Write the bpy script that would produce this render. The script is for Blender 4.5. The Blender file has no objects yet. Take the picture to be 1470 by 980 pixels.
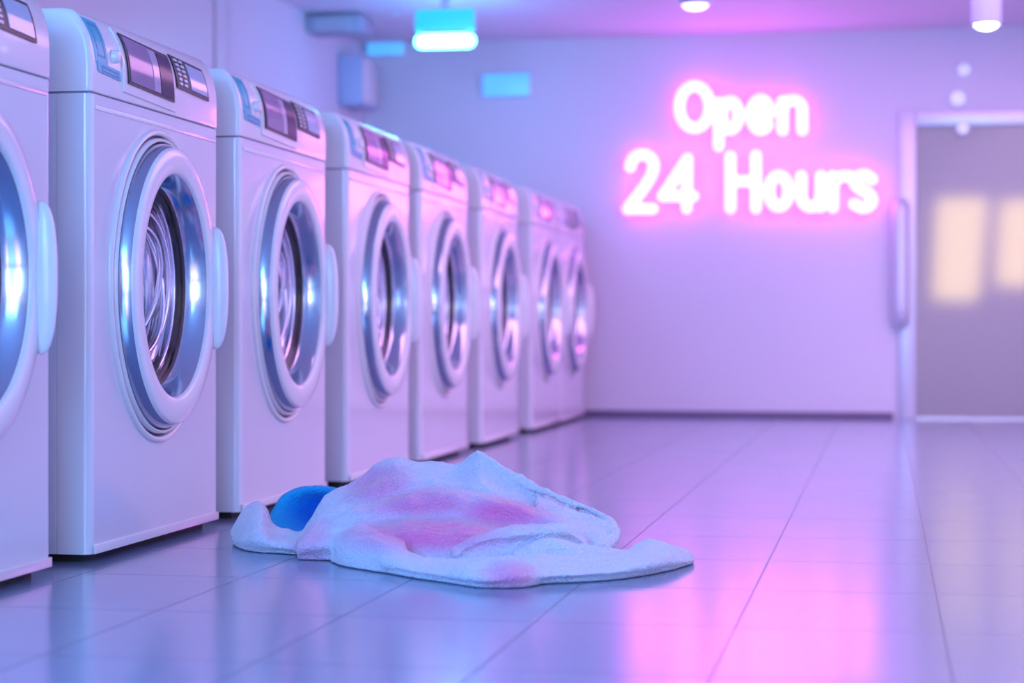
import bpy, bmesh, math
import numpy as np
from mathutils import Vector

scene = bpy.context.scene
COL = scene.collection
PI = math.pi

# ------------------------------------------------------------------ camera numbers
FP = 2829.0                     # focal length in pixels of the 1470 wide frame
YAW = math.radians(10.7)
CA, SA = math.cos(YAW), math.sin(YAW)
CAMZ = 0.55
HOR = 472.0

def at_y(px, py, Y):
    """point of the plane y=Y seen at a pixel"""
    t = (px - 735.0) / FP
    x = Y * (t * CA - SA) / (CA + t * SA)
    zc = Y * CA - x * SA
    return Vector((x, Y, CAMZ + (HOR - py) * zc / FP))

def at_d(px, py, zc):
    """point at camera depth zc seen at a pixel"""
    a = (px - 735.0) / FP * zc
    return Vector((a * CA - zc * SA, a * SA + zc * CA, CAMZ + (HOR - py) * zc / FP))

# ------------------------------------------------------------------ materials
def newmat(name):
    m = bpy.data.materials.new(name); m.use_nodes = True
    return m, m.node_tree, m.node_tree.nodes['Principled BSDF']

def pbr(name, col, rough=0.5, metal=0.0, noise=0.0, nscale=20.0, bump=0.0, bscale=80.0, spec=0.5, coat=0.0):
    m, nt, b = newmat(name)
    b.inputs['Base Color'].default_value = (*col, 1)
    b.inputs['Roughness'].default_value = rough
    b.inputs['Metallic'].default_value = metal
    b.inputs['Specular IOR Level'].default_value = spec
    b.inputs['Coat Weight'].default_value = coat
    b.inputs['Coat Roughness'].default_value = 0.06
    tc = nt.nodes.new('ShaderNodeTexCoord')
    if noise:
        n = nt.nodes.new('ShaderNodeTexNoise'); n.inputs['Scale'].default_value = nscale
        nt.links.new(tc.outputs['Object'], n.inputs['Vector'])
        r = nt.nodes.new('ShaderNodeMapRange')
        r.inputs['To Min'].default_value = max(0.0, rough - noise); r.inputs['To Max'].default_value = rough + noise
        nt.links.new(n.outputs['Fac'], r.inputs['Value']); nt.links.new(r.outputs['Result'], b.inputs['Roughness'])
    if bump:
        n = nt.nodes.new('ShaderNodeTexNoise'); n.inputs['Scale'].default_value = bscale
        n.inputs['Detail'].default_value = 4
        nt.links.new(tc.outputs['Object'], n.inputs['Vector'])
        bp = nt.nodes.new('ShaderNodeBump'); bp.inputs['Strength'].default_value = bump
        bp.inputs['Distance'].default_value = 0.01
        nt.links.new(n.outputs['Fac'], bp.inputs['Height']); nt.links.new(bp.outputs['Normal'], b.inputs['Normal'])
    return m

def emit(name, col, strength, base=(0.8, 0.8, 0.8)):
    m, nt, b = newmat(name)
    b.inputs['Base Color'].default_value = (*base, 1)
    b.inputs['Emission Color'].default_value = (*col, 1)
    b.inputs['Emission Strength'].default_value = strength
    b.inputs['Roughness'].default_value = 0.3
    return m

M = {}
M['wall'] = pbr('painted_wall', (0.74, 0.72, 0.82), 0.42, bump=0.04, bscale=60)
M['ceiling'] = pbr('painted_ceiling', (0.74, 0.70, 0.82), 0.6, bump=0.03)
M['base'] = pbr('baseboard_paint', (0.16, 0.13, 0.24), 0.4, noise=0.05)
M['enamel'] = pbr('white_enamel', (0.76, 0.79, 0.87), 0.22, noise=0.03, nscale=6, coat=0.5)
M['plastic'] = pbr('white_plastic', (0.82, 0.82, 0.86), 0.25, noise=0.03, nscale=9, coat=0.3)
M['chrome'] = pbr('polished_chrome', (0.54, 0.60, 0.70), 0.15, 1.0, noise=0.03, nscale=12)
M['steel'] = pbr('drum_steel', (0.88, 0.88, 0.95), 0.10, 1.0, noise=0.05, nscale=15)
M['dark'] = pbr('black_rubber', (0.012, 0.012, 0.02), 0.35, noise=0.05)
M['seam'] = pbr('grey_seam', (0.30, 0.32, 0.45), 0.5, noise=0.05)
M['plinth'] = pbr('dark_plinth', (0.01, 0.01, 0.015), 0.6, noise=0.05)
M['display'] = pbr('display_glass', (0.30, 0.20, 0.38), 0.12, noise=0.02, spec=0.5, coat=0.25)
M['display_dark'] = pbr('display_dark_band', (0.03, 0.02, 0.07), 0.2, noise=0.02, spec=0.3)
M['display_bar'] = pbr('display_bar', (0.50, 0.42, 0.60), 0.15, noise=0.02, coat=0.6)
M['screen'] = pbr('pale_screen', (0.42, 0.58, 0.78), 0.12, noise=0.02, coat=0.6)
M['cyan'] = pbr('cyan_label', (0.04, 0.52, 0.68), 0.35, noise=0.04)
M['cyan_dark'] = pbr('cyan_label_print', (0.03, 0.28, 0.52), 0.4, noise=0.04)
M['button'] = pbr('pale_button', (0.7, 0.72, 0.8), 0.3, noise=0.03)
M['alu'] = pbr('brushed_aluminium', (0.70, 0.74, 0.84), 0.32, 0.3, noise=0.06)
M['duct'] = pbr('grey_duct', (0.36, 0.42, 0.55), 0.45, noise=0.05)
M['box'] = pbr('blue_wall_box', (0.45, 0.56, 0.80), 0.4, noise=0.05)
M['neon'] = emit('pink_neon', (1.0, 0.18, 0.93), 6.5)
M['neon_back'] = emit('magenta_backlight', (1.0, 0.02, 0.86), 3.8)
M['cyan_led'] = emit('cyan_led', (0.045, 0.60, 1.0), 28.0)
M['cyan_glow'] = emit('cyan_diffuser', (0.0, 0.58, 1.0), 0.9, (0.1, 0.5, 0.7))
M['blue_glow'] = emit('blue_panel_glow', (0.08, 0.46, 1.0), 0.85, (0.2, 0.5, 0.8))
M['white_led'] = emit('white_led', (0.85, 0.92, 1.0), 9.0)
M['pink_led'] = emit('pink_led', (1.0, 0.45, 0.95), 6.0)
M['dot'] = emit('pale_blue_glow', (0.50, 0.62, 1.0), 0.55)
M['warm'] = emit('warm_glow', (1.0, 0.76, 0.22), 2.5)

def mk_frosted():
    m, nt, b = newmat('frosted_glass')
    b.inputs['Base Color'].default_value = (0.56, 0.54, 0.66, 1)
    b.inputs['Roughness'].default_value = 0.25
    tr = nt.nodes.new('ShaderNodeBsdfRefraction'); tr.inputs['Color'].default_value = (0.95, 0.94, 0.92, 1)
    tr.inputs['IOR'].default_value = 1.20; tr.inputs['Roughness'].default_value = 0.55
    mx = nt.nodes.new('ShaderNodeMixShader'); mx.inputs['Fac'].default_value = 0.55
    nt.links.new(b.outputs['BSDF'], mx.inputs[1]); nt.links.new(tr.outputs['BSDF'], mx.inputs[2])
    nt.links.new(mx.outputs['Shader'], nt.nodes['Material Output'].inputs['Surface'])
    return m
M['frosted'] = mk_frosted()

def mk_doorglass():
    m, nt, b = newmat('door_glass')
    nt.nodes.remove(b)
    gl = nt.nodes.new('ShaderNodeBsdfGlossy'); gl.inputs['Roughness'].default_value = 0.03
    gl.inputs['Color'].default_value = (0.9, 0.92, 1, 1)
    tr = nt.nodes.new('ShaderNodeBsdfTransparent'); tr.inputs['Color'].default_value = (0.88, 0.90, 0.96, 1)
    fr = nt.nodes.new('ShaderNodeFresnel'); fr.inputs['IOR'].default_value = 1.22
    mx = nt.nodes.new('ShaderNodeMixShader')
    nt.links.new(fr.outputs['Fac'], mx.inputs['Fac'])
    nt.links.new(tr.outputs['BSDF'], mx.inputs[1]); nt.links.new(gl.outputs['BSDF'], mx.inputs[2])
    nt.links.new(mx.outputs['Shader'], nt.nodes['Material Output'].inputs['Surface'])
    return m
M['glass'] = mk_doorglass()

def mk_floor():
    m, nt, b = newmat('glossy_floor_tiles')
    tc = nt.nodes.new('ShaderNodeTexCoord')
    mp = nt.nodes.new('ShaderNodeMapping')
    TW, TL = 0.375, 0.53
    mp.inputs['Location'].default_value = (0.27 + 20 * TW, -5.24 + 30 * TL, 0)
    br = nt.nodes.new('ShaderNodeTexBrick')
    br.offset = 0.0; br.squash = 1.0
    br.inputs['Scale'].default_value = 1.0
    br.inputs['Brick Width'].default_value = TW
    br.inputs['Row Height'].default_value = TL
    br.inputs['Mortar Size'].default_value = 0.0026
    br.inputs['Mortar Smooth'].default_value = 0.15
    br.inputs['Bias'].default_value = 0.0
    br.inputs['Color1'].default_value = (0.18, 0.26, 0.42, 1)
    br.inputs['Color2'].default_value = (0.20, 0.28, 0.44, 1)
    br.inputs['Mortar'].default_value = (0.12, 0.13, 0.22, 1)
    nt.links.new(tc.outputs['Object'], mp.inputs['Vector']); nt.links.new(mp.outputs['Vector'], br.inputs['Vector'])
    nt.links.new(br.outputs['Color'], b.inputs['Base Color'])
    n = nt.nodes.new('ShaderNodeTexNoise'); n.inputs['Scale'].default_value = 3.0; n.inputs['Detail'].default_value = 5
    nt.links.new(tc.outputs['Object'], n.inputs['Vector'])
    mr = nt.nodes.new('ShaderNodeMapRange')
    mr.inputs['To Min'].default_value = 0.13; mr.inputs['To Max'].default_value = 0.24
    nt.links.new(n.outputs['Fac'], mr.inputs['Value'])
    ad = nt.nodes.new('ShaderNodeMath'); ad.operation = 'MULTIPLY_ADD'
    ad.inputs[1].default_value = 0.5
    nt.links.new(br.outputs['Fac'], ad.inputs[0]); nt.links.new(mr.outputs['Result'], ad.inputs[2])
    nt.links.new(ad.outputs['Value'], b.inputs['Roughness'])
    b.inputs['Specular IOR Level'].default_value = 0.9
    b.inputs['Coat Weight'].default_value = 0.5; b.inputs['Coat Roughness'].default_value = 0.17
    bp = nt.nodes.new('ShaderNodeBump'); bp.inputs['Strength'].default_value = 0.6; bp.inputs['Distance'].default_value = 0.002
    bp.invert = True
    nt.links.new(br.outputs['Fac'], bp.inputs['Height'])
    nt.links.new(bp.outputs['Normal'], b.inputs['Normal'])
    return m
M['floor'] = mk_floor()

def mk_terry(name, attr):
    m, nt, b = newmat(name)
    tc = nt.nodes.new('ShaderNodeTexCoord')
    at = nt.nodes.new('ShaderNodeAttribute'); at.attribute_name = 'dye'
    n1 = nt.nodes.new('ShaderNodeTexNoise'); n1.inputs['Scale'].default_value = 210; n1.inputs['Detail'].default_value = 3
    n2 = nt.nodes.new('ShaderNodeTexVoronoi'); n2.inputs['Scale'].default_value = 190
    for n in (n1, n2): nt.links.new(tc.outputs['Object'], n.inputs['Vector'])
    mx = nt.nodes.new('ShaderNodeMixRGB')
    mx.inputs['Color1'].default_value = (*attr[0], 1); mx.inputs['Color2'].default_value = (*attr[1], 1)
    nt.links.new(at.outputs['Fac'], mx.inputs['Fac'])
    nt.links.new(mx.outputs['Color'], b.inputs['Base Color'])
    b.inputs['Roughness'].default_value = 0.95
    b.inputs['Specular IOR Level'].default_value = 0.1
    b.inputs['Sheen Weight'].default_value = 0.5
    b.inputs['Sheen Roughness'].default_value = 0.5
    ad = nt.nodes.new('ShaderNodeMath'); ad.operation = 'ADD'
    nt.links.new(n1.outputs['Fac'], ad.inputs[0]); nt.links.new(n2.outputs['Distance'], ad.inputs[1])
    bp = nt.nodes.new('ShaderNodeBump'); bp.inputs['Strength'].default_value = 0.8; bp.inputs['Distance'].default_value = 0.0042
    nt.links.new(ad.outputs['Value'], bp.inputs['Height']); nt.links.new(bp.outputs['Normal'], b.inputs['Normal'])
    return m
M['terry'] = mk_terry('white_and_pink_terry', ((0.66, 0.65, 0.82), (0.84, 0.19, 0.48)))
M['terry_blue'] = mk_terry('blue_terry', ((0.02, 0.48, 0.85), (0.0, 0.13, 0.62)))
M['terry_blue'].node_tree.nodes['Principled BSDF'].inputs['Sheen Weight'].default_value = 0.08

# ------------------------------------------------------------------ mesh helpers
def finish(name, bm, mat, parent=None, angle=40, smooth=True):
    bmesh.ops.recalc_face_normals(bm, faces=bm.faces)
    if smooth:
        for f in bm.faces: f.smooth = True
        lim = math.radians(angle)
        for e in bm.edges:
            if len(e.link_faces) == 2 and e.calc_face_angle(0) > lim: e.smooth = False
    me = bpy.data.meshes.new(name); bm.to_mesh(me); bm.free()
    mats = mat if isinstance(mat, (list, tuple)) else [mat]
    for k in mats: me.materials.append(k)
    o = bpy.data.objects.new(name, me); COL.objects.link(o)
    if parent is not None: o.parent = parent
    return o

def add_box(bm, x0, x1, y0, y1, z0, z1, bevel=0.0, segs=2):
    v = [bm.verts.new((x, y, z)) for x in (x0, x1) for y in (y0, y1) for z in (z0, z1)]
    idx = [(0, 1, 3, 2), (4, 6, 7, 5), (0, 4, 5, 1), (2, 3, 7, 6), (0, 2, 6, 4), (1, 5, 7, 3)]
    fs = [bm.faces.new([v[i] for i in f]) for f in idx]
    if bevel:
        es = list({e for f in fs for e in f.edges})
        bmesh.ops.bevel(bm, geom=es, offset=bevel, segments=segs, profile=0.5, affect='EDGES')

def box_obj(name, x0, x1, y0, y1, z0, z1, mat, parent=None, bevel=0.0, segs=2):
    bm = bmesh.new(); add_box(bm, x0, x1, y0, y1, z0, z1, bevel, segs)
    return finish(name, bm, mat, parent)

def loft(bm, loops, closed=True, cap0=False, cap1=False):
    rows = [[bm.verts.new(p) for p in l] for l in loops]
    n = len(rows[0])
    for a, b in zip(rows[:-1], rows[1:]):
        for i in range(n if closed else n - 1):
            j = (i + 1) % n
            bm.faces.new((a[i], a[j], b[j], b[i]))
    if cap0: bm.faces.new(rows[0][::-1])
    if cap1: bm.faces.new(rows[-1])
    return rows

def catmull(pts, n=6, closed=False):
    P = [Vector(p) for p in pts]; out = []
    m = len(P)
    rng = range(m) if closed else range(m - 1)
    for i in rng:
        if closed: a, b, c, d = P[(i - 1) % m], P[i], P[(i + 1) % m], P[(i + 2) % m]
        else: a, b, c, d = P[max(i - 1, 0)], P[i], P[i + 1], P[min(i + 2, m - 1)]
        for k in range(n):
            t = k / n
            out.append(0.5 * ((2 * b) + (c - a) * t + (2 * a - 5 * b + 4 * c - d) * t * t + (3 * b - a - 3 * c + d) * t ** 3))
    if not closed: out.append(P[-1])
    return out

def add_tube(bm, pts, r, closed=False, seg=14, up=Vector((0, 1, 0))):
    """tube along points; round ends"""
    pts = [Vector(p) for p in pts]; m = len(pts); loops = []
    def ring(c, tdir, rr):
        t = tdir.normalized(); a = t.cross(up)
        if a.length < 1e-4: a = t.cross(Vector((1, 0, 0)))
        a.normalize(); b = t.cross(a)
        return [c + (a * math.cos(2 * PI * k / seg) + b * math.sin(2 * PI * k / seg)) * rr for k in range(seg)]
    for i in range(m):
        if closed: t = pts[(i + 1) % m] - pts[(i - 1) % m]
        else: t = pts[min(i + 1, m - 1)] - pts[max(i - 1, 0)]
        loops.append(ring(pts[i], t, r))
    if closed:
        loops.append(loops[0])
        rows = loft(bm, loops)
        bmesh.ops.remove_doubles(bm, verts=bm.verts, dist=1e-5)
        return
    t0 = (pts[0] - pts[1]).normalized(); t1 = (pts[-1] - pts[-2]).normalized()
    pre = [ring(pts[0] + t0 * r * math.sin(a), -t0, r * math.cos(a)) for a in (1.45, 1.15, 0.8, 0.4)]
    post = [ring(pts[-1] + t1 * r * math.sin(a), t1, r * math.cos(a)) for a in (0.4, 0.8, 1.15, 1.45)]
    loft(bm, pre + loops + post, cap0=True, cap1=True)

def empty(name, loc, label=None, cat=None, group=None):
    o = bpy.data.objects.new(name, None); COL.objects.link(o); o.location = loc
    o.empty_display_size = 0.1
    return tag(o, label, cat, group)

def tag(o, label=None, cat=None, group=None, kind=None):
    if label: o['label'] = label
    if cat: o['category'] = cat
    if group: o['group'] = group
    if kind: o['kind'] = kind
    return o

def dup(root, loc, label=None):
    r = root.copy(); COL.objects.link(r); r.location = loc
    if label: r['label'] = label
    for ch in list(root.children):
        c = ch.copy(); COL.objects.link(c); c.parent = r
        for g in list(ch.children):
            d = g.copy(); COL.objects.link(d); d.parent = c
    return r

# ------------------------------------------------------------------ the room
XL, XR, YB, YF, HC = -3.3, 2.6, 12.3, -2.6, 2.38
tag(box_obj('floor', XL - 0.1, XR + 0.1, YF, YB + 2.2, -0.08, 0.0, M['floor']), kind='structure')
tag(box_obj('ceiling', XL - 0.1, XR + 0.1, YF, YB + 2.2, HC, HC + 0.1, M['ceiling']), kind='structure')

# left wall with a shallow joint strip
bm = bmesh.new()
add_box(bm, XL - 0.1, XL, YF, YB + 0.1, 0, HC)
tag(finish('wall_left', bm, M['wall']), kind='structure')
tag(box_obj('trim_1', XL + 0.0005, XL + 0.02, 9.42, 9.62, 0, HC, M['wall'], bevel=0.004), kind='structure')

# right wall with two invented warm windows, added to light the chrome
DX0, DX1 = 0.085, 1.62         # door opening in the back wall
DZ = 1.88
WIN = [(3.0, 4.4), (5.6, 7.4)]
bm = bmesh.new()
ys = [YF] + [v for w in WIN for v in w] + [YB + 0.1]
for i in range(0, len(ys), 2): add_box(bm, XR, XR + 0.1, ys[i], ys[i + 1], 0, HC)
for a, b in WIN:
    add_box(bm, XR, XR + 0.1, a, b, 0, 0.65); add_box(bm, XR, XR + 0.1, a, b, 1.45, HC)
tag(finish('wall_right', bm, M['wall'], smooth=False), kind='structure')
for i, (a, b) in enumerate(WIN):
    w = empty('fill_window_%d' % (i + 1), (XR + 0.05, (a + b) / 2, 0.65)); tag(w, kind='structure')
    bm = bmesh.new(); h = (b - a) / 2
    for y0, y1, z0, z1 in ((-h, -h + 0.05, 0, 0.8), (h - 0.05, h, 0, 0.8), (-h, h, 0, 0.05), (-h, h, 0.75, 0.8), (-0.02, 0.02, 0, 0.8)):
        add_box(bm, -0.04, 0.04, y0, y1, z0, z1)
    finish('fill_window_frame', bm, M['alu'], w, smooth=False)
    box_obj('pane', 0.01, 0.02, -h + 0.03, h - 0.03, 0.03, 0.77, emit('warm_fill_pane_%d' % i, (1.0, 0.84, 0.58), 1.3), w)

# invented shopfront behind the camera: blue fill on the left, added warm pane right
bm = bmesh.new()
add_box(bm, XL - 0.1, XR + 0.1, YF - 0.1, YF, 2.2, HC); add_box(bm, XL - 0.1, XR + 0.1, YF - 0.1, YF, 0, 0.15)
for q in (XL - 0.1, -1.65, -0.05, 1.45, XR): add_box(bm, q, q + 0.1, YF - 0.1, YF, 0.15, 2.2)
tag(finish('wall_front', bm, M['wall'], smooth=False), kind='structure')
w = empty('fill_window_3', (0.75, YF - 0.05, 0.15)); tag(w, kind='structure')
bm = bmesh.new()
for x0_, x1_, z0_, z1_ in ((-0.7, -0.65, 0, 2.05), (0.65, 0.7, 0, 2.05), (-0.65, 0.65, 0, 0.05), (-0.65, 0.65, 2.0, 2.05)): add_box(bm, x0_, x1_, -0.03, 0.03, z0_, z1_)
finish('fill_window_frame', bm, M['alu'], w, smooth=False)
box_obj('pane', -0.66, 0.66, -0.01, 0.0, 0.04, 2.01, emit('shopfront_fill_pane', (1.0, 0.70, 0.34), 6.0), w)

# back wall with the door opening
bm = bmesh.new()
add_box(bm, XL - 0.1, DX0, YB, YB + 0.1, 0, HC)
add_box(bm, DX0, DX1, YB, YB + 0.1, DZ, HC)
add_box(bm, DX1, XR + 0.1, YB, YB + 0.1, 0, HC)
tag(finish('wall_back', bm, M['wall'], smooth=False), kind='structure')
bm = bmesh.new(); add_box(bm, XL + 0.001, DX0 - 0.03, YB - 0.018, YB - 0.0005, 0.0, 0.04, 0.004)
tag(finish('baseboard_back', bm, M['base']), kind='structure')
bm = bmesh.new(); add_box(bm, XL + 0.001, XL + 0.016, YF, YB - 0.02, 0.0, 0.04, 0.003)
tag(finish('baseboard_left', bm, M['base']), kind='structure')
# small room behind the glass door
bm = bmesh.new()
add_box(bm, DX0 - 0.4, DX0 - 0.3, YB + 0.1, YB + 2.1, 0, HC)
add_box(bm, XR, XR + 0.1, YB + 0.1, YB + 2.1, 0, HC)
add_box(bm, DX0 - 0.4, XR + 0.1, YB + 2.1, YB + 2.2, 0, HC)
tag(finish('wall_behind_door', bm, M['wall'], smooth=False), kind='structure')

# door
dr = empty('door_1', (DX0, YB, 0)); tag(dr, kind='structure')
bm = bmesh.new(); FW = 0.105
W = DX1 - DX0
add_box(bm, 0, FW, -0.035, 0.05, 0, DZ, 0.006)
add_box(bm, W - FW, W, -0.035, 0.05, 0, DZ, 0.006)
add_box(bm, FW, W - FW, -0.035, 0.05, DZ - 0.095, DZ, 0.006)
add_box(bm, FW, W - FW, 0.0, 0.03, 0.0, 0.012)
finish('door_frame', bm, M['alu'], dr)
box_obj('glass_panel', FW, W - FW, 0.004, 0.016, 0.012, DZ - 0.095, M['frosted'], dr)
bm = bmesh.new()
hp = [(0.012, -0.045, 0.60), (0.012, -0.085, 0.66), (0.012, -0.095, 0.90), (0.012, -0.085, 1.24), (0.012, -0.045, 1.30)]
add_tube(bm, catmull(hp, 6), 0.055, up=Vector((1, 0, 0)))
finish('handle', bm, M['alu'], dr)  # upright rounded bar built for an unidentified streak on the frame

# warm glows behind the door, built as glowing blocks on posts
def warm_glow(pxs, label, zy=(285, 430)):
    a = at_y(pxs[0], zy[0], YB + 0.75); b = at_y(pxs[1], zy[1], YB + 0.75)
    cx, zt, zb = (a.x + b.x) / 2, a.z, b.z; w = (b.x - a.x) / 2; h = zt - zb
    r = empty('glow_block', (cx, YB + 0.75, 0), label, 'lamp', 'warm glows behind the glass door')
    bm = bmesh.new()
    loops = []
    for z, s, sh in ((zb, 0.86, -0.02), (zb + 0.03, 0.92, -0.015), (zb + h * 0.5, 0.97, 0), (zt - 0.03, 1.0, 0.02), (zt, 0.93, 0.02)):
        loops.append([(sh + w * s * math.copysign(abs(math.cos(t)) ** 0.5, math.cos(t)), 0.06 * math.copysign(abs(math.sin(t)) ** 0.5, math.sin(t)), z)
                      for t in [2 * PI * k / 24 + 0.01 for k in range(24)]])
    loft(bm, loops, cap0=True, cap1=True)
    finish('glow_body', bm, M['warm'], r)
    bm = bmesh.new(); add_box(bm, -0.018, 0.018, -0.018, 0.018, 0.03, zb, 0.004)
    finish('post', bm, M['alu'], r)
    box_obj('base', -0.11, 0.11, -0.09, 0.09, 0.0, 0.03, M['alu'], r, 0.006)
warm_glow((1340, 1412), 'broad warm glow behind the frosted door, the left of the two')
warm_glow((1432, 1492), 'warm glow behind the frosted door, cut by the right edge', (288, 410))

# ------------------------------------------------------------------ neon sign
def cp(x, y):     # crop of the sign region, 3.341 x
    return 860 + x / 3.341, 80 + y / 3.341
SY = YB - 0.075
sgn0 = at_y(1076, 212, SY)
sign = empty('neon_sign', (sgn0.x, YB - 0.001, sgn0.z), 'glowing pink neon sign reading Open 24 Hours on the back wall', 'sign')
def sp(x, y):
    a = at_y(*cp(x, y), SY); return Vector((a.x - sgn0.x, -0.074, a.z - sgn0.z))
def ell(cx, cy, rx, ry, a0=0, a1=360, n=24):
    return [(cx + rx * math.cos(math.radians(a0 + (a1 - a0) * k / n)), cy - ry * math.sin(math.radians(a0 + (a1 - a0) * k / n))) for k in range(n + 1)]
LET = [
    [('c', ell(458, 246, 73, 101)[:-1])],
    [('l', [(574, 225), (574, 330), (574, 433)]), ('c', ell(629, 286, 40, 68)[:-1])],
    [('l', [(738, 284), (775, 281), (816, 279)] + ell(775, 283, 45, 72, 8, 318, 20)[1:])],
    [('l', [(880, 218), (880, 290), (880, 357)]), ('l', [(882, 262)] + ell(929, 258, 46, 45, 165, 8, 10) + [(975, 300), (975, 357)])],
    [('l', [(150, 533)] + ell(208, 526, 55, 52, 165, -18, 12) + [(250, 575), (215, 632), (170, 690), (138, 735)]), ('l', [(138, 735), (200, 735), (257, 735)])],
    [('l', [(424, 494), (365, 585), (306, 674)]), ('l', [(306, 674), (380, 674), (452, 674)]), ('l', [(424, 494), (422, 610), (420, 733)])],
    [('l', [(630, 484), (630, 600), (630, 731)]), ('l', [(752, 480), (752, 600), (752, 731)]), ('l', [(630, 602), (690, 602), (752, 602)])],
    [('c', ell(862, 650, 47, 75)[:-1])],
    [('l', [(970, 577), (970, 650)] + ell(1017, 672, 47, 54, 180, 330, 10) + [(1064, 660)]), ('l', [(1064, 577), (1064, 650), (1064, 726)])],
    [('l', [(1121, 577), (1121, 650), (1121, 728)]), ('l', [(1121, 640), (1132, 600), (1160, 580), (1196, 577)])],
    [('l', [(1310, 592), (1275, 572), (1237, 582), (1226, 610), (1250, 636), (1290, 660), (1310, 690), (1297, 720), (1262, 730), (1224, 712)])],
]
for strokes in LET:
    bm = bmesh.new()
    clips = []
    for kind, pts in strokes:
        q = [sp(*p) for p in pts]
        if kind == 'c':
            b2 = bmesh.new(); add_tube(b2, q, 0.033, closed=True)
            me = bpy.data.meshes.new('t'); b2.to_mesh(me); b2.free(); bm.from_mesh(me); bpy.data.meshes.remove(me)
        else:
            add_tube(bm, catmull(q, 4), 0.033)
        clips.append(q[0]); clips.append(q[len(q) // 2])
    bm.normal_update()
    bmesh.ops.recalc_face_normals(bm, faces=bm.faces)
    for f in bm.faces: f.material_index = 1 if f.normal.y > 0.15 else 0
    ltr = finish('neon_letter', bm, [M['neon'], M['neon_back']], sign)
    for c in clips: box_obj('standoff', c.x - 0.008, c.x + 0.008, -0.045, 0.0, c.z - 0.008, c.z + 0.008, M['plastic'], ltr)

# ------------------------------------------------------------------ other lamps and glowing shapes
def downlight(px, pyb, Y, rpx, glow, label, group='downlights hanging from the ceiling'):
    p = at_y(px, pyb, Y); r = rpx * (Y * CA - p.x * SA) / FP
    o = empty('ceiling_downlight', (p.x, Y, p.z), label, 'lamp', group)
    bm = bmesh.new(); n = 32
    prof = [(r, HC - p.z), (r, 0.012), (r * 0.97, 0.0), (r * 0.86, 0.0), (r * 0.82, 0.012)]
    loft(bm, [[(a * math.cos(2 * PI * k / n), a * math.sin(2 * PI * k / n), z) for k in range(n)] for a, z in prof], cap0=True)
    finish('housing', bm, M['box'], o)
    bm = bmesh.new()
    prof = [(r * 0.81, 0.012), (r * 0.75, -0.004), (r * 0.55, -0.016), (r * 0.25, -0.022), (0.002, -0.023)]
    loft(bm, [[(a * math.cos(2 * PI * k / n), a * math.sin(2 * PI * k / n), z) for k in range(n)] for a, z in prof], cap0=True, cap1=True)
    finish('bulb', bm, glow, o)
    return o
downlight(1416, 36, 10.0, 21, M['white_led'], 'pale blue cylinder downlight with a white bulb at the top right')
downlight(998, 8, 10.0, 23, M['pink_led'], 'pink glowing downlight above the neon sign at the top edge')

# cyan tube fitting hung from the ceiling
a = at_y(597, 46, 10.5); b = at_y(681, 72, 10.5)
zc_ = (a.z + b.z) / 2; hw = (b.x - a.x) / 2
lamp = empty('tube_light', ((a.x + b.x) / 2, 10.5, zc_), 'bright cyan tube light hanging from the ceiling left of the neon sign', 'lamp')
bm = bmesh.new(); add_tube(bm, [(-hw + 0.035, 0, 0), (0, 0, 0), (hw - 0.035, 0, 0)], 0.040, up=Vector((0, 0, 1)))
finish('tube', bm, M['cyan_led'], lamp)
top = at_y(640, 14, 10.5).z - zc_
box_obj('diffuser', -hw, hw, -0.03, 0.03, 0.052, top, M['cyan_glow'], lamp, 0.01)
bm = bmesh.new(); add_box(bm, -0.02, 0.02, -0.02, 0.02, top, HC - zc_); add_box(bm, -hw * 0.8, hw * 0.8, -0.028, 0.028, 0.036, 0.056)
finish('bracket', bm, M['alu'], lamp)

def blue_panel(x0, x1, y0, y1, name, label, mat, cat='lamp', group=None):  # unidentified blue patches, built as glowing panels
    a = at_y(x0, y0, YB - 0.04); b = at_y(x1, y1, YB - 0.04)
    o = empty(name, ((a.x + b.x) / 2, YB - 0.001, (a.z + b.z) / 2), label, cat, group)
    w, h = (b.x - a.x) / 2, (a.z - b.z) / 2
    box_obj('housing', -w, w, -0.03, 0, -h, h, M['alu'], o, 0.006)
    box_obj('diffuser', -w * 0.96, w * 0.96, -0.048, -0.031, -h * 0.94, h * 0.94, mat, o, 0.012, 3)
blue_panel(526, 580, 52, 79, 'blue_panel', 'soft blue glowing panel beside the bright cyan tube light', M['blue_glow'], group='soft blue glowing panels')
blue_panel(692, 762, 106, 138, 'blue_panel', 'soft blue glowing panel alone below and right of the cyan tube', M['blue_glow'], group='soft blue glowing panels')

for px, py, rp, lab in ((1384, 100, 12, 'topmost small round pale glowing disc above the glass door'),
                        (1375, 141, 15, 'middle and largest small round pale glowing disc above the glass door'),
                        (1382, 185, 11, 'lowest and faintest small round pale glowing disc, on the door head')):
    p = at_y(px, py, YB - 0.02)  # unidentified pale dots, built as small glowing discs
    ofs = -0.001 if py < 160 else -0.037
    o = empty('pale_disc', (p.x, YB + ofs, p.z), lab, 'lamp', 'small round pale discs above the door')
    r = rp * 12.0 / FP * 0.8
    bm = bmesh.new(); n = 24
    loft(bm, [[(q * math.cos(2 * PI * k / n), y, q * math.sin(2 * PI * k / n)) for k in range(n)] for q, y in ((r * 1.1, 0), (r * 1.1, -0.012), (r, -0.016))], cap0=True, cap1=True)
    finish('rim', bm, M['alu'], o)
    bm = bmesh.new()
    loft(bm, [[(q * math.cos(2 * PI * k / n), y, q * math.sin(2 * PI * k / n)) for k in range(n)] for q, y in ((r * 0.96, -0.0165), (r * 0.85, -0.03), (r * 0.5, -0.038), (0.001, -0.04))], cap0=True, cap1=True)
    finish('lens', bm, M['dot'], o)

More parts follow.
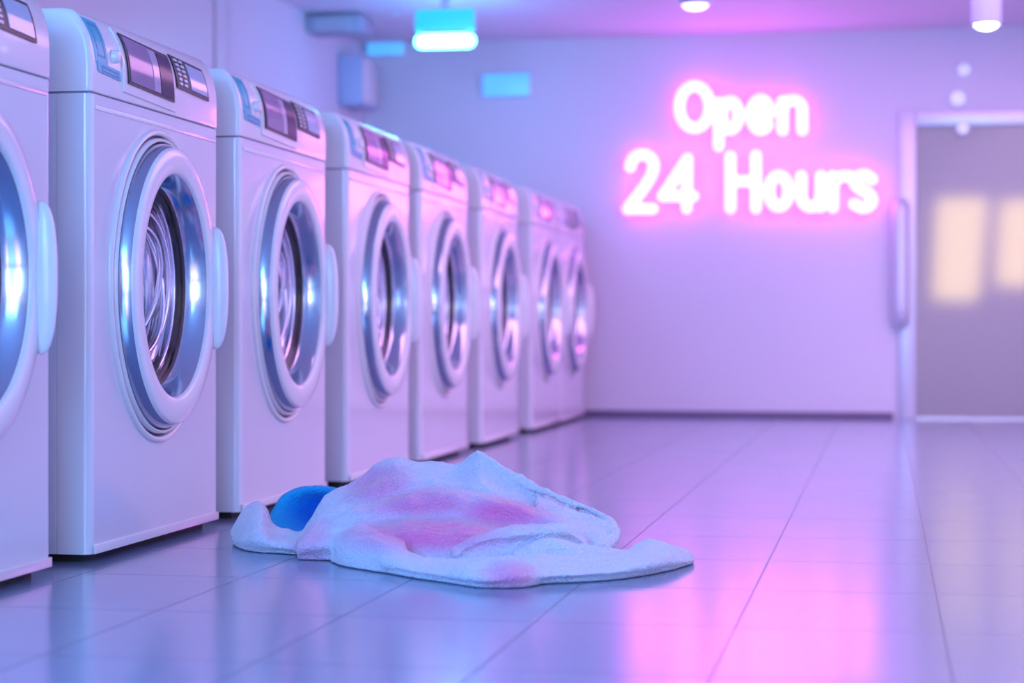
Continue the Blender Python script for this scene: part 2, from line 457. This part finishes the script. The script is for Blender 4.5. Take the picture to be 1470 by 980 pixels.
# wall box and overhead duct on the left wall
p0 = at_y(500, 78, 11.7); p1 = at_y(513, 150, 11.7)
o = empty('wall_box', (XL, 11.7, p1.z), 'tall narrow blue box on the left wall near the back corner', 'box')
hh = p0.z - p1.z
box_obj('housing', 0.001, 0.15, 0, 0.35, 0, hh, M['box'], o, 0.012)
box_obj('front_cover', 0.151, 0.162, 0.02, 0.33, 0.02, hh - 0.02, M['plastic'], o, 0.004)
a = at_y(438, 22, 11.0); b = at_y(518, 43, 11.0)
o = empty('air_duct', (XL, 11.0, b.z), 'grey box duct under the ceiling at the upper left', 'duct')
box_obj('casing', 0.001, b.x - XL, 0, 0.25, 0, a.z - b.z, M['duct'], o, 0.008)
bm = bmesh.new()
bm.free()
for k in range(5): box_obj('vent_slat', 0.06, b.x - XL - 0.06, -0.006, -0.0005, 0.012 + k * 0.014, 0.018 + k * 0.014, M['alu'], o)
if HC - a.z > 0.005:
    for q in (0.1, 0.5): box_obj('hanger', q, q + 0.04, 0.1, 0.14, a.z - b.z, HC - b.z, M['alu'], o)

# ------------------------------------------------------------------ washing machines
XF = -1.83
WD, DP, ZB, ZS = 0.90, 0.88, 0.020, 1.104
CU, CZ, EL = 0.445, 0.660, 0.85     # door centre and its width to height ratio
def fw(z):                            # lean of the control panel
    return -0.035 * max(0.0, (z - 1.15) / 0.14) ** 3

def make_washer(name, loc, label):
    root = empty(name, loc, label, 'washing machine', 'row of white washing machines')
    # cabinet --------------------------------------------------------
    bm = bmesh.new(); R = 0.022; n = 96
    inner = [(0, CU + 0.37 * EL * math.cos(2 * PI * k / n), CZ + 0.37 * math.sin(2 * PI * k / n)) for k in range(n)]
    outer = []
    y0, y1, z0, z1 = R, WD - R, ZB, ZS
    for k in range(n):
        c, s = math.cos(2 * PI * k / n), math.sin(2 * PI * k / n)
        t = min(((y1 if c > 0 else y0) - CU) / c if abs(c) > 1e-6 else 1e9, ((z1 if s > 0 else z0) - CZ) / s if abs(s) > 1e-6 else 1e9)
        outer.append((0, CU + c * t, CZ + s * t))
    for cy, cz_ in ((y0, z0), (y0, z1), (y1, z0), (y1, z1)):
        i = min(range(n), key=lambda k: (outer[k][1] - cy) ** 2 + (outer[k][2] - cz_) ** 2)
        outer[i] = (0, cy, cz_)
    back = [(-0.02, q[1], q[2]) for q in inner]
    loft(bm, [back, inner, outer])
    prof = []
    for k in range(7):
        a = k / 6 * PI / 2; prof.append((-R + R * math.cos(a), R - R * math.sin(a)))
    prof += [(-0.083, 0), (-0.0845, 0.003), (-0.0875, 0.003), (-0.089, 0), (-DP, 0)]
    prof = prof + [(x, WD - y) for x, y in prof[::-1]]
    loft(bm, [[(x, y, z) for x, y in prof] for z in (ZB, ZS)], closed=False)
    for z in (ZB, ZS): bm.faces.new([bm.verts.new((x, y, z)) for x, y in prof])
    bm.faces.new([bm.verts.new(p) for p in ((-DP, 0, ZB), (-DP, WD, ZB), (-DP, WD, ZS), (-DP, 0, ZS))])
    bmesh.ops.remove_doubles(bm, verts=bm.verts, dist=1e-5)
    cab = finish('cabinet', bm, M['enamel'], root, 30)
    # plinth + lip
    box_obj('plinth', -DP + 0.03, -0.035, 0.03, WD - 0.03, 0.0, ZB, M['plinth'], root)
    bm = bmesh.new(); add_box(bm, 0.0005, 0.007, 0.012, WD - 0.012, ZB, ZB + 0.022, 0.002)
    finish('bottom_lip', bm, M['plastic'], root)
    bm = bmesh.new(); add_box(bm, 0.0003, 0.0025, 0.024, WD - 0.024, 1.068, 1.078, 0.001)
    finish('trim_strip', bm, M['plastic'], root)
    # control panel --------------------------------------------------
    bm = bmesh.new()
    base = [(-DP, ZS + 0.005), (-DP, 1.296), (-DP + 0.012, 1.308), (-0.082, 1.308), (-0.062, 1.3065), (-0.048, 1.302), (-0.040, 1.295)]
    zs = [1.286 - (1.286 - 1.118) * k / 10 for k in range(11)]
    base += [(fw(z), z) for z in zs] + [(-0.001, 1.111), (-0.004, ZS + 0.005)]
    loops = []
    RR = 0.014
    st = []
    for k in range(6):
        a = k / 5 * PI / 2; st.append((RR * (1 - math.sin(a)), RR * (1 - math.cos(a))))
    st = [(u, i) for u, i in st[::-1]]
    stations = [(u, i) for u, i in st] + [(WD - u, i) for u, i in st[::-1]]
    stations = sorted(stations)
    for u, ins in stations:
        l = []
        for x, z in base:
            fx = (x + DP) / DP
            zz = z - ins * 0.6 if z > 1.25 else z
            l.append((x - ins * (1 if fx > 0.5 else 0), u, zz))
        loops.append(l)
    loft(bm, loops, cap0=True, cap1=True)
    cpn = finish('control_panel', bm, M['plastic'], root, 32)
    box_obj('panel_gap', -DP + 0.01, -0.008, 0.006, WD - 0.006, ZS, ZS + 0.0045, M['seam'], root)

    def patch(pname, quad, off, th, mat, parent, nz=8):
        """slab on the leaning panel; quad = (uBL, zBL, uBR, zBR, uTR, zTR, uTL, zTL)"""
        a, b, c, d, e, f, g, h = quad
        bm = bmesh.new(); loops = []
        for k in range(nz + 1):
            t = k / nz
            uL, zL = a + (g - a) * t, b + (h - b) * t
            uR, zR = c + (e - c) * t, d + (f - d) * t
            zz = [zL, zR]
            loops.append([(fw(zL) + off, uL, zL), (fw(zL) + off + th, uL, zL), (fw(zR) + off + th, uR, zR), (fw(zR) + off, uR, zR)])
        loft(bm, loops, cap0=True, cap1=True)
        return finish(pname, bm, mat, parent, 30)
    # main display
    bz = patch('display_bezel', (0.196, 1.130, 0.552, 1.118, 0.540, 1.276, 0.184, 1.286), 0.0003, 0.005, M['plastic'], root)
    fr = patch('display', (0.218, 1.152, 0.534, 1.141, 0.522, 1.262, 0.206, 1.276), 0.0056, 0.004, M['dark'], root)
    patch('screen', (0.228, 1.158, 0.524, 1.148, 0.513, 1.256, 0.216, 1.270), 0.0098, 0.0015, M['display'], fr)
    patch('screen_bar', (0.385, 1.153, 0.425, 1.152, 0.415, 1.255, 0.372, 1.258), 0.0115, 0.0012, M['display_bar'], fr)
    patch('screen_edge', (0.432, 1.152, 0.522, 1.149, 0.511, 1.254, 0.422, 1.258), 0.0115, 0.001, M['display_dark'], fr)
    # second panel
    sb = patch('button_panel', (0.572, 1.185, 0.815, 1.176, 0.800, 1.262, 0.560, 1.272), 0.0003, 0.004, M['dark'], root)
    patch('screen', (0.675, 1.190, 0.800, 1.185, 0.788, 1.254, 0.663, 1.259), 0.0044, 0.002, M['screen'], sb)
    for col in range(2):
        for k in range(6):
            u = 0.585 + col * 0.038 - k * 0.0015; z = 1.194 + k * 0.0125 - col * 0.001
            patch('button', (u, z, u + 0.020, z - 0.0008, u + 0.020, z + 0.006, u, z + 0.0068), 0.0044, 0.003, M['button'], sb, 2)
    # cyan sticker, L shaped
    lb = patch('energy_label', (0.030, 1.180, 0.105, 1.178, 0.095, 1.284, 0.012, 1.286), 0.0004, 0.0012, M['cyan'], root)
    patch('label_foot', (0.040, 1.160, 0.182, 1.152, 0.176, 1.176, 0.036, 1.184), 0.0018, 0.0012, M['cyan'], lb)
    for q in ((0.044, 1.196, 0.090, 1.195, 0.080, 1.274, 0.030, 1.276), (0.062, 1.161, 0.168, 1.156, 0.164, 1.170, 0.060, 1.177)):
        a, b, c, d, e, f, g, h = q
        t = 0.0045
        for s in ((a, b, c, d, c, d + t, a, b + t), (g, h - t, e, f - t, e, f, g, h), (a, b, a + t, b, g + t, h, g, h), (c - t, d, c, d, e, f, e - t, f)):
            patch('label_print', s, 0.0031 if d < 1.19 else 0.0017, 0.0005, M['cyan_dark'], lb, 4)
    # small knob between label and display
    bm = bmesh.new()
    loft(bm, [[(x, 0.145 + q * math.cos(2 * PI * k / 20), 1.208 + q * math.sin(2 * PI * k / 20)) for k in range(20)]
              for x, q in ((fw(1.208), 0.017), (0.008, 0.016), (0.013, 0.012), (0.014, 0.001))], cap0=True, cap1=True)
    finish('knob', bm, M['plastic'], root)

    # door rings ------------------------------------------------------
    def ring(pname, prof, mat, parent, n=96, cap=False, closed=False, ang=50, out=False):
        bm = bmesh.new(); loops = []
        for r, w in prof:
            loops.append([(w, CU + r * EL * math.cos(2 * PI * k / n), CZ + r * math.sin(2 * PI * k / n)) for k in range(n)])
        if closed: loops.append(loops[0])
        loft(bm, loops, cap1=cap)
        if closed: bmesh.ops.remove_doubles(bm, verts=bm.verts, dist=1e-6)
        ob = finish(pname, bm, mat, parent, ang)
        if out:
            me = ob.data
            if sum(p.normal.x for p in me.polygons) < 0: me.flip_normals()
        return ob
    ring('outer_trim_ring', [(0.402, 0.0), (0.401, 0.006), (0.397, 0.010), (0.391, 0.011), (0.387, 0.008), (0.385, 0.001)], M['plastic'], root)
    ring('seal_ring', [(0.3855, 0.001), (0.3815, 0.0035), (0.378, 0.001)], M['dark'], root)
    ring('inner_trim_ring', [(0.379, 0.0), (0.378, 0.012), (0.374, 0.016), (0.370, 0.015), (0.368, 0.008)], M['plastic'], root)
    door = ring('door', [(0.3665, -0.018), (0.366, 0.006), (0.364, 0.020), (0.359, 0.036), (0.354, 0.043)], M['chrome'], root)
    ring('groove', [(0.3685, -0.01), (0.3675, 0.009), (0.366, 0.0105)], M['dark'], door)
    ring('front_ring', [(0.354, 0.043), (0.3525, 0.049), (0.347, 0.053), (0.320, 0.055), (0.294, 0.0535), (0.2865, 0.050), (0.284, 0.042)], M['plastic'], door)
    ring('inner_bezel', [(0.284, 0.041), (0.280, 0.036), (0.273, 0.024), (0.267, 0.008), (0.263, -0.004), (0.256, -0.010)], M['chrome'], door)
    ring('gasket', [(0.257, -0.009), (0.248, -0.013), (0.250, -0.020), (0.243, -0.024), (0.246, -0.031)], M['dark'], door)
    ring('glass_bowl', [(0.256, -0.007), (0.240, -0.012), (0.205, -0.018), (0.150, -0.023), (0.08, -0.026), (0.001, -0.027)], M['glass'], door, cap=True, out=True)
    # drum with rolled ridges
    prof = [(0.247, -0.030)]
    for k in range(8):
        r = 0.238 - k * 0.025; w = -0.034 - k * 0.021
        prof += [(r, w), (r - 0.003, w + 0.004), (r - 0.008, w + 0.004), (r - 0.012, w - 0.003), (r - 0.013, w - 0.014)]
    prof += [(0.02, -0.235), (0.001, -0.236)]
    drum = ring('drum', prof, M['steel'], root, cap=True, ang=70)
    for j, (r, tilt, dw, ph) in enumerate(((0.215, 0.10, -0.058, 0.3), (0.198, 0.16, -0.066, 1.2), (0.18, 0.16, -0.075, 2.2), (0.155, 0.25, -0.085, 0.8))):
        bm = bmesh.new()
        pts = [Vector((dw + tilt * 0.18 * math.sin(a + ph), CU + r * EL * math.cos(a), CZ + r * math.sin(a))) for a in [2 * PI * k / 48 for k in range(48)]]
        add_tube(bm, pts, 0.008, closed=True, seg=10, up=Vector((1, 0, 0)))
        finish('drum_hoop', bm, M['steel'], drum)
    # handle
    bm = bmesh.new()
    bmesh.ops.create_uvsphere(bm, u_segments=28, v_segments=18, radius=1)
    for v in bm.verts:
        s = v.co.copy()
        v.co.x = 0.052 + 0.038 * math.copysign(abs(s.x) ** 0.85, s.x)
        v.co.y = CU + 0.330 * EL + 0.022 * s.y
        v.co.z = CZ + 0.165 * math.copysign(abs(s.z) ** 0.8, s.z)
    finish('handle', bm, M['plastic'], door, 80)
    return root

YN = [3.24, 4.36, 5.45, 6.62, 7.72, 8.945, 10.27, 11.19]
LB = ['white washing machine nearest the camera, cut off by the left edge',
      'sharp white front-load washing machine, second from left, chrome door ring fully visible',
      'white washing machine third from left, slightly blurred, directly behind the sharp one',
      'blurred white washing machine, fourth from left, behind the towel\'s left end',
      'blurred pinkish washing machine, fifth from left, rising above the towel',
      'blurred pinkish washing machine, sixth from left, third from the far end',
      'very blurred pinkish washing machine, seventh from left, second from the far end',
      'farthest washing machine, last sliver in the row against the back wall']
w0 = make_washer('washing_machine', (XF, YN[0], 0), LB[0])
for y, l in zip(YN[1:], LB[1:]): dup(w0, (XF, y, 0), l)

# ------------------------------------------------------------------ towels on the floor
from mathutils import noise as mnoise
def foot(py): return CAMZ * FP / (py - HOR)          # depth of the floor seen at a row
def densify(rows, nr=5, nc=5):
    rows = [catmull(r, nc) for r in rows]
    cols = [catmull([r[i] for r in rows], nr) for i in range(len(rows[0]))]
    return [[c[k] for c in cols] for k in range(len(cols[0]))]

def piece(bm, pxs, rows, back, front, lo=0.001):
    """closed lump of folded cloth; rows run from the back over the crest to the front"""
    R = []
    n = len(pxs)
    def fl(i, zc):
        p = at_d(pxs[i], HOR, zc); p.z = 0.010; return p
    R.append([fl(i, back[i]) for i in range(n)])
    for r in rows: R.append([at_d(pxs[i] + (r[i][2] if len(r[i]) > 2 else 0), r[i][0], r[i][1]) for i in range(n)])
    R.append([fl(i, front[i]) for i in range(n)])
    R = densify(R)
    for r in R:
        for p in r: p.z = max(p.z, 0.006)
    a = [Vector((p.x, p.y, lo)) for p in R[0]]; b = [Vector((p.x, p.y, lo)) for p in R[-1]]
    loops = [[a[i]] + [r[i] for r in R] + [b[i]] for i in range(len(a))]
    loft(bm, loops, closed=True, cap0=True, cap1=True)

def cloth(name, build, voxel, mat, dye, seed, relax=4, wr=1.0):
    bm = bmesh.new(); build(bm)
    bmesh.ops.triangulate(bm, faces=[f for f in bm.faces if len(f.verts) > 4])
    bmesh.ops.recalc_face_normals(bm, faces=bm.faces)
    me = bpy.data.meshes.new('raw'); bm.to_mesh(me); bm.free()
    o = bpy.data.objects.new('raw', me); COL.objects.link(o)
    md = o.modifiers.new('r', 'REMESH'); md.mode = 'VOXEL'; md.voxel_size = voxel; md.adaptivity = 0
    sm = o.modifiers.new('s', 'SMOOTH'); sm.iterations = relax; sm.factor = 0.5
    dg = bpy.context.evaluated_depsgraph_get(); dg.update()
    me2 = bpy.data.meshes.new_from_object(o.evaluated_get(dg), depsgraph=dg)
    bpy.data.objects.remove(o); bpy.data.meshes.remove(me)
    n = len(me2.vertices)
    co = np.zeros(n * 3); me2.vertices.foreach_get('co', co); co = co.reshape(-1, 3)
    no = np.zeros(n * 3); me2.vertices.foreach_get('normal', no); no = no.reshape(-1, 3)
    d = np.zeros(n)
    for i in range(n):
        x, y, z = co[i]
        v = Vector((x * 7 + seed, y * 7, z * 9)); 
        w1 = 1 - abs(mnoise.noise(v)) * 2.2
        v2 = Vector((x * 17, y * 22 + seed, z * 20))
        w2 = 1 - abs(mnoise.noise(v2)) * 2.2
        d[i] = (0.008 * (w1 - 0.45) + 0.004 * (w2 - 0.45)) * wr + 0.0011 * mnoise.noise(Vector((x * 120, y * 120, z * 120))) + 0.0008 * mnoise.noise(Vector((x * 260, y * 260, z * 260)))
    d *= np.clip(co[:, 2] / 0.03, 0, 1)
    co += no * d[:, None]
    co[:, 2] = np.maximum(co[:, 2], 0.0008)
    me2.vertices.foreach_set('co', co.ravel())
    at = me2.attributes.new('dye', 'FLOAT', 'POINT')
    D = np.zeros(n)
    for px, py, zc, rx, rz, ry, amt in dye:
        p = at_d(px, py, zc)
        u = (co[:, 0] - p.x) * CA + (co[:, 1] - p.y) * SA; v = -(co[:, 0] - p.x) * SA + (co[:, 1] - p.y) * CA
        q = np.sqrt((u / rx) ** 2 + (v / ry) ** 2 + ((co[:, 2] - p.z) / rz) ** 2)
        t = np.clip((1.75 - q) / 1.35, 0, 1); D = np.maximum(D, amt * t * t * (3 - 2 * t))
    at.data.foreach_set('value', D.astype(np.float32))
    me2.polygons.foreach_set('use_smooth', np.ones(len(me2.polygons), bool))
    me2.materials.clear(); me2.materials.append(mat); me2.update(); me2.name = name
    o = bpy.data.objects.new(name, me2); COL.objects.link(o)
    return o

def z_(py, zc): return [(a, b) for a, b in zip(py, zc)]
def main_towel(bm):
    # A: back mound
    px = [432, 470, 505, 560, 610, 655, 685, 715, 770, 830, 870, 882]
    c = [758, 712, 688, 659, 662, 667, 645, 669, 698, 724, 746, 768]
    zc = [4.92, 4.94, 4.95, 4.96, 4.96, 4.96, 4.94, 4.92, 4.90, 4.86, 4.80, 4.76]
    a2 = [764, 724, 702, 676, 678, 684, 672, 692, 718, 740, 758, 774]
    a3 = [772, 742, 722, 702, 698, 702, 706, 720, 740, 757, 770, 780]
    piece(bm, px, [z_([a + 22 for a in c], [q + 0.10 for q in zc]), z_([a + 3 for a in c], [q + 0.035 for q in zc]), z_(c, zc), z_(a2, [q - 0.05 for q in zc]), z_(a3, [q - 0.12 for q in zc])],
          [5.06, 5.08, 5.10, 5.14, 5.16, 5.16, 5.14, 5.12, 5.08, 5.0, 4.90, 4.82], [4.78] * 9 + [4.74, 4.70, 4.68])
    # hem along the right silhouette, curling round the end
    hem = [(686, 649, 4.93), (735, 683, 4.89), (800, 713, 4.84), (850, 733, 4.80), (874, 750, 4.74), (882, 768, 4.66), (868, 783, 4.58), (835, 788, 4.54), (790, 790, 4.50)]
    add_tube(bm, catmull([at_d(*p) for p in hem], 6), 0.011, seg=10, up=Vector((0, 0, 1)))
    # right sheet between the mound and the hem
    px = [770, 800, 830, 855, 876]
    piece(bm, px, [z_([712, 722, 734, 744, 758], [4.84, 4.82, 4.80, 4.76, 4.70]), z_([738, 745, 752, 758, 768], [4.72, 4.71, 4.70, 4.68, 4.64]), z_([764, 766, 769, 773, 779], [4.62, 4.61, 4.60, 4.59, 4.58])],
          [4.9, 4.88, 4.86, 4.8, 4.74], [4.56, 4.56, 4.56, 4.55, 4.54])
    # B: middle fold with the hollow pink face
    px = [428, 452, 490, 530, 567, 625, 680, 730, 780, 825, 852]
    c = [774, 752, 737, 722, 711, 703, 706, 716, 731, 748, 766]
    zc = [4.72, 4.74, 4.75, 4.75, 4.75, 4.75, 4.74, 4.73, 4.71, 4.68, 4.65]
    piece(bm, px, [z_([a + 8 for a in c], [q + 0.05 for q in zc]), z_(c, zc),
                   z_([a + 12 for a in c], [q - 0.05 for q in zc]),
                   z_([780, 772, 764, 753, 745, 740, 743, 748, 757, 766, 776], [q - 0.06 for q in zc]),
                   z_([788, 786, 781, 774, 769, 766, 768, 771, 775, 778, 782], [4.67, 4.66, 4.64, 4.60, 4.57, 4.56, 4.56, 4.57, 4.58, 4.58, 4.58])],
          [4.80, 4.84, 4.86, 4.86, 4.86, 4.86, 4.84, 4.82, 4.80, 4.76, 4.72], [4.69, 4.68, 4.66, 4.60, 4.54, 4.50, 4.50, 4.50, 4.52, 4.54, 4.56])
    # pink nose of the middle fold
    px = [424, 440, 460, 485, 510]
    piece(bm, px, [z_([776, 765, 757, 752, 750], [4.82, 4.80, 4.78, 4.76, 4.74]), z_([784, 777, 772, 768, 764], [4.76, 4.73, 4.70, 4.68, 4.66]), z_([792, 793, 793, 790, 786], [4.76, 4.73, 4.70, 4.67, 4.64])],
          [4.86, 4.88, 4.88, 4.86, 4.86], [4.80, 4.76, 4.73, 4.70, 4.66])
    # C: long front roll
    px = [478, 500, 540, 590, 640, 690, 740, 790, 840, 890, 930, 965, 996]
    c = [783, 768, 774, 793, 798, 796, 797, 798, 796, 790, 777, 783, 797]
    zc = [4.66, 4.60, 4.52, 4.43, 4.37, 4.34, 4.34, 4.37, 4.42, 4.48, 4.55, 4.58, 4.60]
    fp = [806, 812, 821, 831, 838, 845, 844, 839, 837, 833, 827, 820, 811]
    fz = [foot(q) for q in fp]
    piece(bm, px, [z_([a + 12 for a in c], [q + 0.07 for q in zc]), z_([a + 2 for a in c], [q + 0.03 for q in zc]), z_(c, zc),
                   z_([a + (f - a) * 0.28 for a, f in zip(c, fp)], [q + (f - q) * 0.62 for q, f in zip(zc, fz)]),
                   z_([a + (f - a) * 0.66 for a, f in zip(c, fp)], [f - 0.012 for f in fz])],
          [q + 0.09 for q in zc], [f + 0.008 for f in fz])
    # hump where the roll rises at its left end
    px = [474, 490, 515, 545, 580]
    piece(bm, px, [z_([784, 764, 754, 760, 778], [4.70, 4.68, 4.64, 4.58, 4.52]), z_([792, 778, 772, 778, 790], [4.64, 4.58, 4.52, 4.47, 4.44])],
          [4.72, 4.72, 4.70, 4.64, 4.58], [4.64, 4.56, 4.50, 4.44, 4.40])
    # D: crumpled inner folds on the right
    px = [650, 690, 745, 795, 822, 846]
    c = [788, 767, 757, 752, 758, 774]
    piece(bm, px, [z_(c, [4.48, 4.50, 4.52, 4.54, 4.55, 4.56]), z_([a + 9 for a in c], [4.43, 4.44, 4.46, 4.48, 4.50, 4.52]), z_([a + 20 for a in c], [4.44, 4.45, 4.47, 4.49, 4.51, 4.53])],
          [4.56, 4.58, 4.60, 4.62, 4.62, 4.60], [4.42, 4.43, 4.45, 4.47, 4.49, 4.52])
    px = [738, 770, 800, 835, 870, 890]
    c = [790, 780, 776, 781, 785, 787]
    piece(bm, px, [z_(c, [4.44, 4.45, 4.46, 4.48, 4.50, 4.51]), z_([a + 7 for a in c], [4.40, 4.41, 4.42, 4.44, 4.46, 4.48])],
          [4.50, 4.50, 4.52, 4.53, 4.54, 4.54], [4.39, 4.40, 4.41, 4.43, 4.45, 4.48])
    # pink fold end in front of the roll
    px = [692, 712, 740, 762, 776]
    piece(bm, px, [z_([812, 806, 806, 810, 818], [4.26, 4.24, 4.24, 4.25, 4.28]), z_([828, 824, 824, 826, 830], [4.19, 4.165, 4.165, 4.19, 4.22])],
          [4.30] * 5, [4.20, 4.175, 4.175, 4.195, 4.23])
    # E: left tail with the upturned corner
    px = [333, 346, 372, 392, 420, 452, 485]
    c = [764, 740, 719, 752, 757, 758, 762]
    fp = [782, 790, 794, 795, 797, 798, 799]
    zc = [5.0, 5.02, 5.02, 4.99, 4.95, 4.92, 4.88]
    fz = [foot(q) for q in fp]
    piece(bm, px, [z_([a + 10 for a in c], [q + 0.03 for q in zc]), z_(c, zc), z_([a + (f - a) * 0.35 for a, f in zip(c, fp)], [q + (f - q) * 0.65 for q, f in zip(zc, fz)]),
                   z_([a + (f - a) * 0.7 for a, f in zip(c, fp)], [f - 0.012 for f in fz])],
          [q + 0.05 for q in zc], [f + 0.006 for f in fz])

t1 = cloth('towel', main_towel, 0.0042, M['terry'],
           [(535, 692, 4.86, 0.085, 0.045, 0.12, 0.75), (600, 722, 4.68, 0.13, 0.035, 0.16, 0.8), (620, 765, 4.58, 0.17, 0.035, 0.16, 1.0),
            (720, 738, 4.64, 0.11, 0.04, 0.14, 0.95), (448, 785, 4.74, 0.05, 0.06, 0.10, 0.6), (732, 826, 4.18, 0.05, 0.03, 0.07, 0.75), (520, 772, 4.62, 0.05, 0.02, 0.08, 0.4)], 3.7)
tag(t1, 'crumpled white and pink terry towel lying on the tiled floor', 'towel')

def blue_towel(bm):
    px = [384, 402, 422, 445, 475, 508]
    c = [745, 716, 702, 698, 700, 704]
    piece(bm, px, [z_([a + 14 for a in c], [5.36] * 6), z_(c, [5.28, 5.30, 5.32, 5.32, 5.32, 5.32]), z_([a + 4 for a in c], [5.26, 5.27, 5.28, 5.28, 5.28, 5.28]),
                   z_([752, 734, 726, 724, 724, 726], [5.22, 5.25, 5.28, 5.30, 5.30, 5.30]), z_([762, 756, 752, 750, 750, 752], [5.18, 5.20, 5.23, 5.25, 5.25, 5.25])],
          [5.38, 5.42, 5.44, 5.44, 5.44, 5.42], [5.16, 5.16, 5.17, 5.19, 5.2, 5.2])
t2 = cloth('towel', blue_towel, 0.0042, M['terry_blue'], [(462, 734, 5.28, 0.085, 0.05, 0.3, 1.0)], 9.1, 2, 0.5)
tag(t2, 'bright blue towel bunched behind the left end of the white and pink towel', 'towel')

# ------------------------------------------------------------------ lights
def area(name, loc, rot, sx, sy, col, power):
    l = bpy.data.lights.new(name, 'AREA'); l.shape = 'RECTANGLE'; l.size = sx; l.size_y = sy
    l.color = col; l.energy = power
    o = bpy.data.objects.new(name, l); COL.objects.link(o); o.location = loc; o.rotation_euler = rot
    return o
area('pink_fill', (0.6, 8.6, HC - 0.03), (0, 0, 0), 2.2, 5.0, (1.0, 0.44, 0.88), 105)  # added pink fill under the ceiling, no fitting built
area('lavender_fill', (1.3, 7.4, HC - 0.05), (0, math.radians(-35), 0), 1.6, 5.0, (1.0, 0.70, 0.96), 150)  # added lavender fill for the machine row, no fitting built
area('soft_fill', (1.4, 3.6, HC - 0.05), (0, math.radians(-35), 0), 1.4, 2.5, (0.62, 0.70, 1.0), 40)  # unseen cool fill added over the near part of the room
area('blue_fill', (-1.75, 0.3, HC - 0.55), (math.radians(66), 0, 0), 2.5, 1.3, (0.13, 0.48, 1.0), 135)  # blue fill added to tint the machine sides, no fitting built
area('shopfront_fill', (-1.6, YF + 0.15, 1.2), (math.radians(88), 0, 0), 3.0, 1.9, (0.16, 0.48, 1.0), 70)  # blue fill added inside the invented shopfront
pl = bpy.data.lights.new('tube_wash', 'POINT'); pl.color = (0.10, 0.42, 1.0); pl.energy = 9; pl.shadow_soft_size = 0.12
po = bpy.data.objects.new('tube_wash', pl); COL.objects.link(po); po.location = (lamp.location.x, 10.7, lamp.location.z - 0.2)
area('lobby_fill', (1.3, YB + 1.2, HC - 0.05), (0, 0, 0), 1.5, 1.0, (0.75, 0.72, 1.0), 14)  # fill added to brighten the room behind the glass

w = bpy.data.worlds.new('blue_fill_sky'); scene.world = w; w.use_nodes = True  # blue fill entering through the invented shopfront
bg = w.node_tree.nodes['Background']
bg.inputs['Color'].default_value = (0.22, 0.45, 0.95, 1); bg.inputs['Strength'].default_value = 4.5

# ------------------------------------------------------------------ camera
cam = bpy.data.cameras.new('camera'); co = bpy.data.objects.new('camera', cam); COL.objects.link(co)
co.location = (0, 0, CAMZ); co.rotation_euler = (PI / 2, 0, YAW)
cam.sensor_width = 36.0; cam.lens = FP / 1470 * 36.0
cam.shift_y = -(490 - HOR) / 1470
cam.clip_start = 0.05; cam.clip_end = 100
cam.dof.use_dof = True; cam.dof.focus_distance = 4.85; cam.dof.aperture_fstop = 2.15
scene.camera = co

scene.view_settings.view_transform = 'Standard'
scene.view_settings.look = 'None'
scene.view_settings.exposure = -0.14
scene.view_settings.gamma = 1.0
scene.view_settings.use_curve_mapping = False
try:
    scene.cycles.use_denoising = True
    scene.cycles.max_bounces = 8
except Exception: pass
